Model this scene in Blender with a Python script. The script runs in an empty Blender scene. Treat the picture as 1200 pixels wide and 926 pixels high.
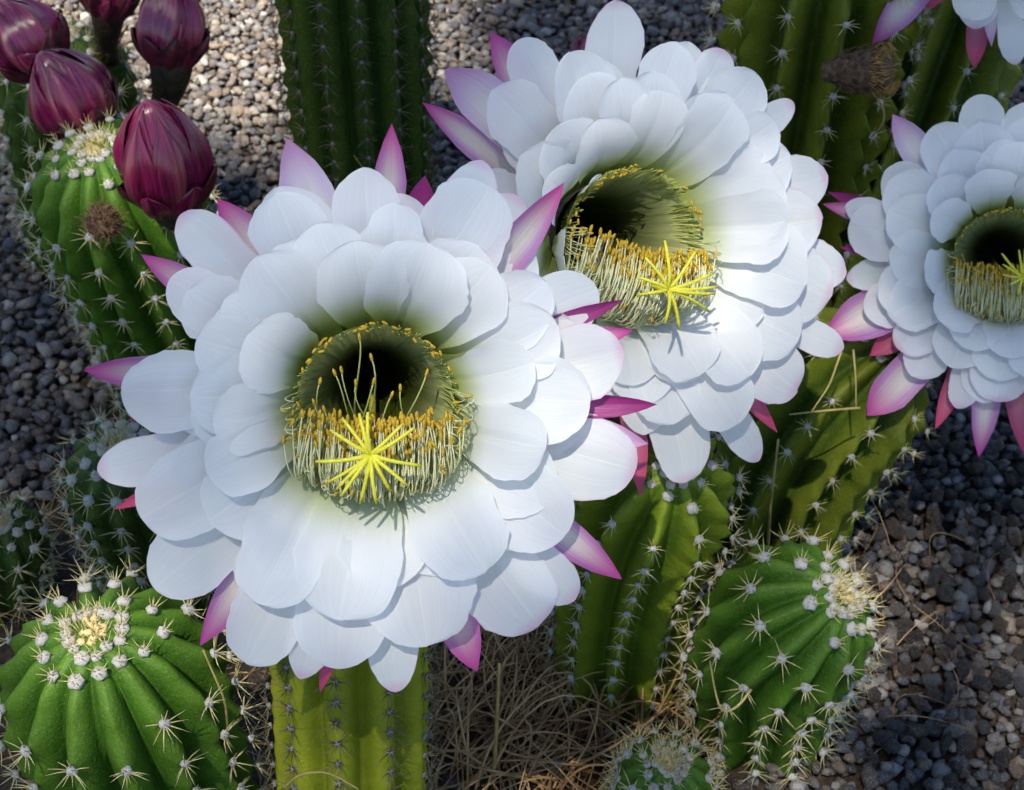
import bpy, bmesh, math, random
import numpy as np
from mathutils import Vector, Matrix

random.seed(7)
rng = np.random.default_rng(7)
R_ = math.radians

# ------------------------------------------------------------------ camera, sky, sun, exposure
scene = bpy.context.scene
PITCH = R_(42.0)
CAM = np.array((0.0, 0.0, 0.80))
LENS = 55.0
cam_d = bpy.data.cameras.new('camera')
cam = bpy.data.objects.new('camera', cam_d)
scene.collection.objects.link(cam)
cam.location = CAM
cam.rotation_euler = (math.pi / 2 - PITCH, 0, 0)
cam_d.lens = LENS
cam_d.sensor_width = 36.0
cam_d.clip_start = 0.01
cam_d.clip_end = 500.0
cam_d.dof.use_dof = True
cam_d.dof.focus_distance = 0.64
cam_d.dof.aperture_fstop = 32.0
scene.camera = cam

SUN = np.array((-0.14, -0.44, 0.89)); SUN /= np.linalg.norm(SUN)     # from the scene towards the sun
world = bpy.data.worlds.new('World')
scene.world = world
world.use_nodes = True
wn = world.node_tree
wn.nodes.clear()
sky = wn.nodes.new('ShaderNodeTexSky')
sky.sky_type = 'NISHITA'
sky.sun_disc = False
sky.dust_density = 0.2
sky.ozone_density = 3.0
sky.sun_elevation = math.asin(SUN[2])
sky.sun_rotation = math.atan2(SUN[0], SUN[1])
bg = wn.nodes.new('ShaderNodeBackground')
bg.inputs['Strength'].default_value = 0.055
wo = wn.nodes.new('ShaderNodeOutputWorld')
wn.links.new(sky.outputs[0], bg.inputs['Color'])
wn.links.new(bg.outputs[0], wo.inputs['Surface'])
sun_d = bpy.data.lights.new('sun', 'SUN')
sun_d.energy = 5.0
sun_d.angle = R_(0.53)
sun_d.color = (1.0, 0.93, 0.80)
sun = bpy.data.objects.new('sun', sun_d)
scene.collection.objects.link(sun)
sun.rotation_euler = Vector(SUN).to_track_quat('Z', 'Y').to_euler()
sun.location = Vector(SUN) * 12

vs = scene.view_settings
vs.view_transform = 'Standard'
vs.look = 'None'
vs.gamma = 1.0
vs.exposure = 1.8
vs.use_curve_mapping = False
scene.cycles.max_bounces = 8
scene.cycles.transmission_bounces = 4
scene.cycles.diffuse_bounces = 4

# ------------------------------------------------------------------ helpers
FPX = 1200 * LENS / 36.0
RIGHT = np.array((1.0, 0, 0))
UP = np.array((0, math.sin(PITCH), math.cos(PITCH)))
FWD = np.array((0, math.cos(PITCH), -math.sin(PITCH)))
def ray(px, py):
    return FWD + RIGHT * ((px - 600) / FPX) - UP * ((py - 463) / FPX)
def P(px, py, d):                       # a point at a real depth behind a picture position
    return CAM + ray(px, py) * d
def G(px, py, z=0.0):                   # a point of the ground
    r = ray(px, py)
    return CAM + r * ((z - CAM[2]) / r[2])
def proj(p):
    q = np.asarray(p) - CAM
    d = q @ FWD
    return 600 + FPX * (q @ RIGHT) / d, 463 - FPX * (q @ UP) / d, d
def nrm(v):
    v = np.asarray(v, float)
    return v / (np.linalg.norm(v) + 1e-12)

COL = scene.collection
def link(o, parent=None):
    COL.objects.link(o)
    if parent is not None:
        o.parent = parent
    return o
def mesh(name, verts, faces, mat=None, uv=None, smooth=True):
    me = bpy.data.meshes.new(name)
    me.from_pydata([tuple(v) for v in verts], [], [tuple(f) for f in faces])
    if uv is not None:
        uv = np.asarray(uv, dtype=np.float32)
        ul = me.uv_layers.new(name='UVMap')
        idx = np.empty(len(me.loops), dtype=np.int32)
        me.loops.foreach_get('vertex_index', idx)
        ul.data.foreach_set('uv', uv[idx].ravel())
    if smooth:
        me.polygons.foreach_set('use_smooth', np.ones(len(me.polygons), dtype=bool))
    if mat is not None:
        me.materials.append(mat)
    me.update()
    return me
def obj(name, me, parent=None, loc=None, rot=None):
    o = bpy.data.objects.new(name, me)
    if loc is not None: o.location = loc
    if rot is not None: o.rotation_euler = rot
    return link(o, parent)
def empty(name, loc):
    o = bpy.data.objects.new(name, None)
    o.empty_display_size = 0.02
    o.location = loc
    return link(o)
def tag(o, label=None, cat=None, group=None, kind=None):
    if label: o['label'] = label
    if cat: o['category'] = cat
    if group: o['group'] = group
    if kind: o['kind'] = kind
    return o

class Soup:                              # collects strands and blobs into one mesh
    def __init__(s): s.v = []; s.f = []; s.uv = []; s.n = 0
    def add(s, v, f, uv=None):
        v = np.asarray(v, float)
        s.v.append(v); s.f += [tuple(i + s.n for i in q) for q in f]
        s.uv.append(np.zeros((len(v), 2)) if uv is None else np.asarray(uv))
        s.n += len(v)
    def tube(s, pts, rad, k=4, cap=True):
        pts = np.asarray(pts, float); m = len(pts)
        rad = np.full(m, rad) if np.isscalar(rad) else np.asarray(rad)
        t = np.gradient(pts, axis=0)
        t /= np.linalg.norm(t, axis=1)[:, None] + 1e-12
        a = np.array((0.31, 0.52, 0.79)); u = np.cross(t[0], a); u = nrm(u)
        V = []; UV = []
        for i in range(m):
            u = nrm(u - t[i] * (u @ t[i])); w = np.cross(t[i], u)
            for j in range(k):
                an = 2 * math.pi * j / k
                V.append(pts[i] + rad[i] * (math.cos(an) * u + math.sin(an) * w))
                UV.append((j / k, i / (m - 1)))
        F = [(i * k + j, i * k + (j + 1) % k, (i + 1) * k + (j + 1) % k, (i + 1) * k + j) for i in range(m - 1) for j in range(k)]
        if cap:
            F.append(tuple(range(k))[::-1]); F.append(tuple((m - 1) * k + j for j in range(k)))
        s.add(V, F, UV)
    def blob(s, c, axis, la, rb, seg=5, rings=4):
        axis = nrm(axis); u = nrm(np.cross(axis, (0.3, 0.8, 0.52))); w = np.cross(axis, u)
        pts = [np.asarray(c) + axis * la * math.cos(math.pi * (i + .15) / (rings - .7)) for i in range(rings)]
        rd = [rb * math.sin(math.pi * min((i + .35) / (rings - .3), 1)) + rb * .15 for i in range(rings)]
        s.tube(pts, rd, seg)
    def mesh(s, name, mat, smooth=True):
        return mesh(name, np.concatenate(s.v), s.f, mat, np.concatenate(s.uv), smooth)

def bez(p0, p1, p2, p3, n):
    t = np.linspace(0, 1, n)[:, None]
    return (1 - t)**3 * p0 + 3 * (1 - t)**2 * t * p1 + 3 * (1 - t) * t * t * p2 + t**3 * p3

# ------------------------------------------------------------------ materials
class N:
    def __init__(s, name):
        s.m = bpy.data.materials.new(name); s.m.use_nodes = True
        s.t = s.m.node_tree; s.t.nodes.clear()
        s.out = s.t.nodes.new('ShaderNodeOutputMaterial')
    def node(s, typ, **kw):
        n = s.t.nodes.new(typ)
        for k, v in kw.items(): setattr(n, k, v)
        return n
    def set(s, sock, v):
        if isinstance(v, bpy.types.NodeSocket): s.t.links.new(v, sock)
        elif isinstance(v, tuple) and len(v) == 3 and sock.type == 'RGBA': sock.default_value = (*v, 1)
        else: sock.default_value = v
    def math(s, op, a, b=0.0, c=0.0, clamp=False):
        n = s.node('ShaderNodeMath', operation=op, use_clamp=clamp)
        for i, v in enumerate((a, b, c)): s.set(n.inputs[i], v)
        return n.outputs[0]
    def smooth(s, x, lo, hi):
        n = s.node('ShaderNodeMapRange', interpolation_type='SMOOTHSTEP')
        s.set(n.inputs[0], x); n.inputs[1].default_value = lo; n.inputs[2].default_value = hi
        return n.outputs[0]
    def mix(s, f, a, b, mode='MIX'):
        n = s.node('ShaderNodeMix', data_type='RGBA', blend_type=mode)
        s.set(n.inputs[0], f); s.set(n.inputs[6], a); s.set(n.inputs[7], b)
        return n.outputs[2]
    def noise(s, vec, scale, detail=3, rough=.5):
        n = s.node('ShaderNodeTexNoise'); n.inputs['Scale'].default_value = scale
        n.inputs['Detail'].default_value = detail; n.inputs['Roughness'].default_value = rough
        if vec is not None: s.t.links.new(vec, n.inputs['Vector'])
        return n.outputs[0]
    def uv(s):
        n = s.node('ShaderNodeUVMap'); x = s.node('ShaderNodeSeparateXYZ')
        s.t.links.new(n.outputs[0], x.inputs[0]); return n.outputs[0], x.outputs[0], x.outputs[1]
    def geo(s):
        return s.node('ShaderNodeTexCoord').outputs['Object']
    def map(s, vec, sc):
        n = s.node('ShaderNodeMapping'); s.t.links.new(vec, n.inputs[0]); n.inputs['Scale'].default_value = sc
        return n.outputs[0]
    def comb(s, x, y, z=0.0):
        n = s.node('ShaderNodeCombineXYZ')
        for i, v in enumerate((x, y, z)): s.set(n.inputs[i], v)
        return n.outputs[0]
    def bump(s, h, strength, dist=.001):
        n = s.node('ShaderNodeBump'); n.inputs['Strength'].default_value = strength; n.inputs['Distance'].default_value = dist
        s.t.links.new(h, n.inputs['Height']); return n.outputs[0]
    def bsdf(s, color, rough=.5, normal=None, trans=0.0, tcol=None, spec=.5, sheen=0.0, sss=0.0, sssr=None):
        b = s.node('ShaderNodeBsdfPrincipled')
        s.set(b.inputs['Base Color'], color); s.set(b.inputs['Roughness'], rough)
        b.inputs['Specular IOR Level'].default_value = spec
        if sheen: b.inputs['Sheen Weight'].default_value = sheen
        if sss:
            b.inputs['Subsurface Weight'].default_value = sss
            b.inputs['Subsurface Radius'].default_value = sssr or (.004, .006, .002); b.inputs['Subsurface Scale'].default_value = 1.0
        if normal is not None: s.t.links.new(normal, b.inputs['Normal'])
        sh = b.outputs[0]
        if trans:
            tr = s.node('ShaderNodeBsdfTranslucent'); s.set(tr.inputs[0], tcol if tcol is not None else color)
            if normal is not None: s.t.links.new(normal, tr.inputs['Normal'])
            mx = s.node('ShaderNodeMixShader'); mx.inputs[0].default_value = trans
            s.t.links.new(sh, mx.inputs[1]); s.t.links.new(tr.outputs[0], mx.inputs[2]); sh = mx.outputs[0]
        s.t.links.new(sh, s.out.inputs['Surface'])
        return s.m

def mat_petal(name, blush):
    n = N(name); uv, x, y = n.uv()
    t = n.math('ABSOLUTE', n.math('MULTIPLY_ADD', x, 2.0, -1.0))
    rnd = n.node('ShaderNodeObjectInfo').outputs['Random']
    off = n.math('MULTIPLY', rnd, 37.0)
    veins = n.noise(n.comb(n.math('MULTIPLY_ADD', x, 105.0, off), n.math('MULTIPLY', y, 1.6)), 1.0, 3, .6)
    soft = n.noise(n.comb(n.math('MULTIPLY_ADD', x, 3.0, off), n.math('MULTIPLY', y, 2.5)), 1.0, 2)
    white = n.mix(n.smooth(veins, .35, .7), (.85, .87, .885), (.905, .915, .92))
    col = n.mix(n.smooth(y, .22, .60), (.50, .58, .16), white)
    rib = n.math('MULTIPLY', n.math('SUBTRACT', 1.0, n.smooth(t, .0, .035)), n.smooth(y, .35, .8))
    col = n.mix(n.math('MULTIPLY', rib, .8), col, (.96, .96, .96))
    ed = n.math('MAXIMUM', n.smooth(t, .92, 1.02), n.smooth(y, .94, 1.0))
    ed = n.math('MULTIPLY', ed, n.smooth(y, .45, .9))
    col = n.mix(n.math('MULTIPLY', ed, blush), col, (.80, .38, .62))
    h = n.math('ADD', n.math('MULTIPLY', veins, .6), n.math('ADD', n.math('MULTIPLY', soft, 1.2), n.math('MULTIPLY', rib, .5)))
    return n.bsdf(col, .5, n.bump(h, .15, .0010), .50, None, .3, .1)
def mat_sepal(name, tipc, side, mid, k):
    n = N(name); uv, x, y = n.uv()
    t = n.math('ABSOLUTE', n.math('MULTIPLY_ADD', x, 2.0, -1.0))
    off = n.math('MULTIPLY', n.node('ShaderNodeObjectInfo').outputs['Random'], 37.0)
    veins = n.noise(n.comb(n.math('MULTIPLY_ADD', x, 16.0, off), n.math('MULTIPLY', y, 1.4)), 1.0, 3, .6)
    w = n.math('ADD', n.math('MULTIPLY', n.smooth(t, .12, .95), .85), n.math('MULTIPLY_ADD', veins, .8, -.4), clamp=True)
    col = n.mix(w, mid, side)
    col = n.mix(n.smooth(y, k, 1.0), col, tipc)
    col = n.mix(n.smooth(y, .15, .45), (.30, .38, .14), col)
    return n.bsdf(col, .42, n.bump(veins, .4, .001), .25, None, .45, .1)
M = {}
M['petal_white'] = mat_petal('petal_white', 0.0)
M['petal_blush'] = mat_petal('petal_blush', 0.5)
M['sepal_lilac'] = mat_sepal('sepal_lilac', (.54, .26, .48), (.66, .54, .70), (.80, .78, .76), .72)
M['sepal_pink'] = mat_sepal('sepal_pink', (.50, .045, .27), (.42, .13, .43), (.68, .60, .56), .74)
M['sepal_magenta'] = mat_sepal('sepal_magenta', (.26, .01, .14), (.27, .015, .19), (.34, .06, .24), .6)
M['sepal_red'] = mat_sepal('sepal_red', (.48, .04, .13), (.40, .05, .15), (.50, .20, .24), .6)

def simple(name, c0, c1, scale, rough=.5, bump=.3, trans=0.0, detail=4, spec=.4, sss=0.0, dist=.001):
    n = N(name); g = n.geo()
    f = n.noise(g, scale, detail, .6)
    col = n.mix(n.smooth(f, .3, .7), c0, c1)
    return n.bsdf(col, rough, n.bump(f, bump, dist), trans, None, spec, sss=sss)
def mat_throat():
    n = N('throat_green'); uv, x, y = n.uv()
    st = n.noise(n.comb(n.math('MULTIPLY', x, 70.0), n.math('MULTIPLY', y, 2.0)), 1.0, 3, .6)
    col = n.mix(n.smooth(y, .0, .62), (.60, .64, .30), (.06, .08, .006))  # green darkens down the funnel; the hole's shade is put into the colour
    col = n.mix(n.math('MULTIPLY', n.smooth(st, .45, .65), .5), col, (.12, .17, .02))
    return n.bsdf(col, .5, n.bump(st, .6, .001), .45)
M['throat'] = mat_throat()
M['filament'] = simple('filament_cream', (.76, .77, .40), (.88, .88, .60), 90, .45, .1, .25)
M['filament_green'] = simple('filament_green', (.52, .57, .14), (.68, .72, .28), 120, .45, .1, .25)
M['anther'] = simple('anther_gold', (.34, .21, .010), (.56, .38, .03), 700, .7, .4)
M['stigma'] = simple('stigma_yellow', (.68, .66, .03), (.80, .76, .08), 400, .55, .3, .2)
M['tube'] = simple('floral_tube', (.016, .010, .005), (.045, .030, .014), 160, .6, .6)
M['wool'] = simple('areole_wool', (.62, .60, .56), (.84, .82, .78), 900, .9, .8, .15, spec=.1)
M['wool_dim'] = simple('areole_wool_weathered', (.30, .28, .27), (.50, .47, .45), 900, .9, .8, .1, spec=.1)
M['crown_wool'] = simple('crown_wool_tan', (.55, .42, .18), (.78, .66, .36), 500, .9, .8, .15, spec=.1)
M['spine'] = simple('spine_straw', (.48, .40, .15), (.70, .62, .34), 260, .45, .1, .1)
M['spine_dark'] = simple('spine_brown', (.08, .06, .035), (.22, .17, .09), 260, .5, .1)
M['hair'] = simple('brown_hair', (.05, .03, .018), (.26, .15, .07), 300, .7, .2)
M['hair_gold'] = simple('golden_hair', (.22, .12, .03), (.50, .32, .10), 300, .7, .2)
M['dry_core'] = simple('dried_flower_core', (.035, .018, .012), (.15, .085, .05), 320, .85, .8)
M['straw'] = simple('dry_straw', (.24, .125, .045), (.60, .38, .17), 45, .65, .2)
M['stem_straw'] = simple('dry_stem_yellow', (.30, .22, .06), (.46, .36, .13), 60, .6, .2)
M['leaf'] = simple('mesquite_leaf', (.05, .09, .02), (.09, .14, .04), 8, .55, .1, .35)
M['bark'] = simple('mesquite_bark', (.06, .045, .035), (.16, .12, .09), 14, .9, 1.0, dist=.02)

def mat_cactus(name, lo, hi, crest):
    n = N(name); uv, x, y = n.uv(); g = n.geo()
    f = n.noise(g, 38, 5, .6); f2 = n.noise(g, 420, 3, .6)
    col = n.mix(n.smooth(f, .3, .7), lo, hi)
    cr = n.math('MULTIPLY', n.smooth(x, .45, 1.0), n.math('MULTIPLY_ADD', f, .8, .2))
    col = n.mix(cr, col, crest)
    spk = n.smooth(n.noise(g, 1000, 3, .6), .50, .68)
    col = n.mix(n.math('MULTIPLY', spk, .34), col, (.20, .25, .09))
    scar = n.smooth(n.noise(g, 22, 4, .7), .66, .78)
    col = n.mix(n.math('MULTIPLY', scar, .45), col, (.20, .15, .06))
    rough = n.math('MULTIPLY_ADD', f2, .25, .40)
    h = n.math('ADD', n.math('MULTIPLY', f2, .5), f)
    return n.bsdf(col, rough, n.bump(h, .55, .002), 0, None, .2, sss=.15, sssr=(.003, .006, .001))
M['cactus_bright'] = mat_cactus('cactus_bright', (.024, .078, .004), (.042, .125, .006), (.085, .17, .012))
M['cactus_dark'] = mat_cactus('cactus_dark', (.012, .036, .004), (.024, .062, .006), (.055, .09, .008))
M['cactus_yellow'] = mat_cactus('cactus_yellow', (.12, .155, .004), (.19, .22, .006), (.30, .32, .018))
M['cactus_sunlit'] = mat_cactus('cactus_sunlit', (.055, .105, .004), (.09, .155, .006), (.20, .25, .012))  # olive green brightened; colour stands in for sun missing on this stem
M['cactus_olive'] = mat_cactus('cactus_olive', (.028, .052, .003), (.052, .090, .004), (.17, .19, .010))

def mat_bud():
    n = N('bud_scale'); uv, x, y = n.uv()
    t = n.math('ABSOLUTE', n.math('MULTIPLY_ADD', x, 2.0, -1.0))
    off = n.math('MULTIPLY', n.node('ShaderNodeObjectInfo').outputs['Random'], 37.0)
    st = n.noise(n.comb(n.math('MULTIPLY_ADD', x, 12.0, off), n.math('MULTIPLY', y, 1.5)), 1.0, 4, .65)
    col = n.mix(n.smooth(st, .32, .68), (.045, .002, .010), (.27, .010, .085))
    col = n.mix(n.math('MULTIPLY', n.smooth(y, .45, .0), .8), col, (.10, .035, .015))
    col = n.mix(n.math('MULTIPLY', n.math('SUBTRACT', 1.0, n.smooth(t, .0, .22)), .35), col, (.46, .12, .12))
    return n.bsdf(col, .25, n.bump(st, .5, .0015), .08, None, .75)
M['bud'] = mat_bud()
M['bud_base'] = simple('bud_base_scale', (.030, .006, .008), (.13, .012, .028), 130, .45, .5)

def mat_ground():
    n = N('ground_soil'); g = n.geo()
    f = n.noise(g, 14, 6, .65); f2 = n.noise(g, 220, 4, .6)
    v = n.node('ShaderNodeTexVoronoi'); v.inputs['Scale'].default_value = 85.0; n.t.links.new(g, v.inputs['Vector'])
    sep = n.node('ShaderNodeSeparateColor'); n.t.links.new(v.outputs['Color'], sep.inputs[0])
    col = n.mix(n.smooth(f2, .3, .7), (.030, .022, .016), (.075, .055, .040))
    pebcol = n.mix(sep.outputs[0], (.09, .085, .08), (.26, .23, .20))
    far = n.node('ShaderNodeVectorMath', operation='LENGTH'); n.t.links.new(g, far.inputs[0])
    col = n.mix(n.smooth(far.outputs['Value'], 2.2, 3.2), col, pebcol)
    h = n.math('ADD', n.math('MULTIPLY', f2, .5), n.math('MULTIPLY', v.outputs['Distance'], -.6))
    return n.bsdf(col, .95, n.bump(h, .8, .006), spec=.15)
M['ground'] = mat_ground()
def mat_pebble():
    n = N('gravel_stone'); g = n.geo()
    a = n.node('ShaderNodeAttribute', attribute_name='tint').outputs['Color']
    f = n.noise(g, 260, 5, .7); f2 = n.noise(g, 900, 3, .7)
    col = n.mix(n.math('MULTIPLY', n.smooth(f, .3, .7), .75), a, n.mix(.5, a, (.05, .045, .04)))
    col = n.mix(n.math('MULTIPLY', n.smooth(f2, .52, .66), .6), col, (.48, .46, .43))
    return n.bsdf(col, .85, n.bump(n.math('ADD', f, n.math('MULTIPLY', f2, .5)), 1.0, .004), spec=.25)
M['pebble'] = mat_pebble()
def mat_pebble_single():
    n = N('single_stone'); g = n.geo()
    r = n.node('ShaderNodeObjectInfo').outputs['Random']
    cr = n.node('ShaderNodeValToRGB'); cr.color_ramp.interpolation = 'CONSTANT'
    PAL = [(.10, .092, .088), (.16, .145, .135), (.24, .215, .195), (.13, .125, .14), (.20, .145, .105), (.09, .07, .06), (.34, .315, .29), (.15, .115, .095)]
    el = cr.color_ramp.elements
    for i, c in enumerate(PAL):
        e = el[0] if i == 0 else el.new(i / len(PAL))
        e.position = i / len(PAL); e.color = (c[0] * 1.25, c[1] * 1.25, c[2] * 1.25, 1)
    n.t.links.new(r, cr.inputs[0]); a = cr.outputs[0]
    f = n.noise(g, 1.7, 5, .75); f2 = n.noise(g, 6.0, 4, .75)
    col = n.mix(n.math('MULTIPLY', n.smooth(f, .3, .7), .75), a, n.mix(.5, a, (.05, .045, .04)))
    col = n.mix(n.math('MULTIPLY', n.smooth(f2, .52, .66), .6), col, (.48, .46, .43))
    return n.bsdf(col, .85, n.bump(n.math('ADD', f, n.math('MULTIPLY', f2, .5)), 1.0, .25), spec=.25)
M['pebble_single'] = mat_pebble_single()

# ------------------------------------------------------------------ ground and gravel
def ground():
    gv, gf = [], []
    xs = [-60, -20, -6] + list(np.linspace(-2, 2, 41)) + [6, 20, 60]
    ys = [-60, -20, -6] + list(np.linspace(-1, 3.2, 43)) + [7, 20, 60]
    for y in ys:
        for x in xs:
            near = math.exp(-((x / 1.6)**2 + ((y - 1) / 1.6)**2))
            gv.append((x, y, near * (.004 * math.sin(9 * x + 4 * y) + .003 * math.sin(17 * y - 6 * x)) - .003))
    w = len(xs)
    for j in range(len(ys) - 1):
        for i in range(w - 1):
            gf.append((j * w + i, j * w + i + 1, (j + 1) * w + i + 1, (j + 1) * w + i))
    o = obj('ground', mesh('ground', gv, gf, M['ground']))
    tag(o, kind='structure')
    return o
GROUND = ground()

SOIL = np.array([G(x, y)[:2] for x, y in [(70, 590), (130, 470), (300, 300), (520, 260), (880, 300), (1040, 330), (1075, 420), (1010, 560), (930, 640), (950, 680), (960, 800), (920, 860), (860, 926), (830, 1080), (0, 1080), (-60, 690)]])
def in_soil(x, y):
    c = False; n = len(SOIL); j = n - 1
    for i in range(n):
        if (SOIL[i][1] > y) != (SOIL[j][1] > y) and x < (SOIL[j][0] - SOIL[i][0]) * (y - SOIL[i][1]) / (SOIL[j][1] - SOIL[i][1]) + SOIL[i][0]:
            c = not c
        j = i
    return c

def stone_variants(n):
    out = []
    for _ in range(n):
        bm = bmesh.new()
        k = random.randint(10, 15)
        sx, sy, sz = random.uniform(.8, 1.25), random.uniform(.7, 1.0), random.uniform(.55, .85)
        for i in range(k):
            z = 1 - 2 * (i + .5) / k; r = math.sqrt(1 - z * z); a = i * 2.39996 + random.uniform(-.35, .35)
            q = random.uniform(.74, 1.16)
            bm.verts.new((r * math.cos(a) * q * sx, r * math.sin(a) * q * sy, z * q * sz))
        bmesh.ops.convex_hull(bm, input=bm.verts)
        loose = [v for v in bm.verts if not v.link_faces]
        bmesh.ops.delete(bm, geom=loose, context='VERTS')
        bmesh.ops.triangulate(bm, faces=bm.faces)
        bm.verts.index_update()
        out.append((np.array([v.co[:] for v in bm.verts]), np.array([[v.index for v in f.verts] for f in bm.faces])))
        bm.free()
    return out
STONES = stone_variants(24)
PAL = np.array([(.10, .092, .088), (.16, .145, .135), (.24, .215, .195), (.13, .125, .14), (.20, .145, .105), (.09, .07, .06), (.34, .315, .29), (.15, .115, .095), (.12, .118, .13), (.27, .22, .17)])
def rot_rand():
    q = rng.normal(size=4); q /= np.linalg.norm(q); w, x, y, z = q
    return np.array([[1 - 2 * (y * y + z * z), 2 * (x * y - z * w), 2 * (x * z + y * w)], [2 * (x * y + z * w), 1 - 2 * (x * x + z * z), 2 * (y * z - x * w)], [2 * (x * z - y * w), 2 * (y * z + x * w), 1 - 2 * (x * x + y * y)]])

def gravel():
    V, F, C, n = [], [], [], 0
    singles = []
    def put(x, y, z, s):
        nonlocal n
        v, f = STONES[rng.integers(len(STONES))]
        v = (v @ rot_rand().T) * np.array((1, 1, .8)) * s + (x, y, z)
        V.append(v); F.append(f + n); n += len(v)
        c = PAL[rng.integers(len(PAL))] * rng.uniform(.85, 1.55)
        C.append(np.tile((*c, 1), (len(v), 1)))
    st = .0088
    for layer in (0, 1):
        for y in np.arange(.30, 2.35, st * (1 + .35 * layer)):
            for x in np.arange(-.95, .95, st * (1 + .35 * layer)):
                if abs(x) > .32 + .42 * y: continue
                xx, yy = x + rng.uniform(-.5, .5) * st, y + rng.uniform(-.5, .5) * st
                if in_soil(xx, yy):
                    if rng.random() > .06: continue
                s = rng.choice([.0038, .005, .0062, .0078], p=[.22, .37, .30, .11]) * rng.uniform(.92, 1.25)
                z = .001 + (.0055 if layer else 0) + rng.uniform(-.001, .002)
                px, py, d = proj((xx, yy, z))
                if layer and px > 1020 and 440 < py < 945 and px < 1215 and s > .0056 and len(singles) < 300 and rng.random() < .9:
                    singles.append((xx, yy, z, s)); continue
                put(xx, yy, z, s)
    V = np.concatenate(V); F = np.concatenate(F); C = np.concatenate(C).astype(np.float32)
    me = bpy.data.meshes.new('gravel')
    me.vertices.add(len(V)); me.vertices.foreach_set('co', V.astype(np.float32).ravel())
    me.loops.add(F.size); me.loops.foreach_set('vertex_index', F.astype(np.int32).ravel())
    me.polygons.add(len(F)); me.polygons.foreach_set('loop_start', np.arange(0, F.size, 3, dtype=np.int32))
    me.update(calc_edges=True)
    ca = me.color_attributes.new('tint', 'FLOAT_COLOR', 'POINT'); ca.data.foreach_set('color', C.ravel())
    me.materials.append(M['pebble'])
    o = obj('gravel', me)
    tag(o, 'grey and tan crushed granite gravel spread around the cactus clump', 'gravel', kind='stuff')
    sm = [mesh('pebble', v, [tuple(int(i) for i in t) for t in f], M['pebble_single'], smooth=False) for v, f in STONES[:12]]
    for i, (x, y, z, s) in enumerate(singles):
        p = obj('pebble', sm[i % 12], GROUND, (x, y, z), tuple(rng.uniform(0, 6.28, 3)))
        p.scale = (s, s, s)
    return len(C), len(singles)
print('gravel', gravel())

# ------------------------------------------------------------------ cacti
def areole_variants(mat, n, k=1.0):
    out = []
    for _ in range(n):
        bm = bmesh.new()
        bmesh.ops.create_icosphere(bm, subdivisions=2, radius=1)
        for v in bm.verts:
            v.co *= random.uniform(.78, 1.18); v.co.z *= .75
        vs_, fs = [tuple(v.co * k) for v in bm.verts], [tuple(q.index for q in f.verts) for f in bm.faces]
        bm.free()
        out.append(mesh('areole', vs_, fs, mat))
    return out
def spine_variants(mat, n, num, length, rad, up=.45):
    out = []
    for _ in range(n):
        s = Soup(); a0 = random.uniform(0, 6.28)
        for i in range(num):
            a = a0 + 6.283 * i / num + random.uniform(-.25, .25)
            e = random.uniform(up - .3, up + .35) if i else 1.3
            d = np.array((math.cos(a) * math.cos(e), math.sin(a) * math.cos(e), math.sin(e)))
            L = length * random.uniform(.6, 1.15)
            s.tube([d * .0012, d * L * .5 + (0, 0, -.0004), d * L], [rad, rad * .75, rad * .12], 4)
        out.append(s.mesh('spines', mat))
    return out
AREO = areole_variants(M['wool'], 6)
AREO_D = areole_variants(M['wool_dim'], 4)
SP = spine_variants(M['spine'], 8, 11, .0118, .00036)
SP_D = spine_variants(M['spine_dark'], 6, 9, .0105, .00036)
SP_T = spine_variants(M['spine'], 6, 8, .009, .00034, 1.0)

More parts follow.
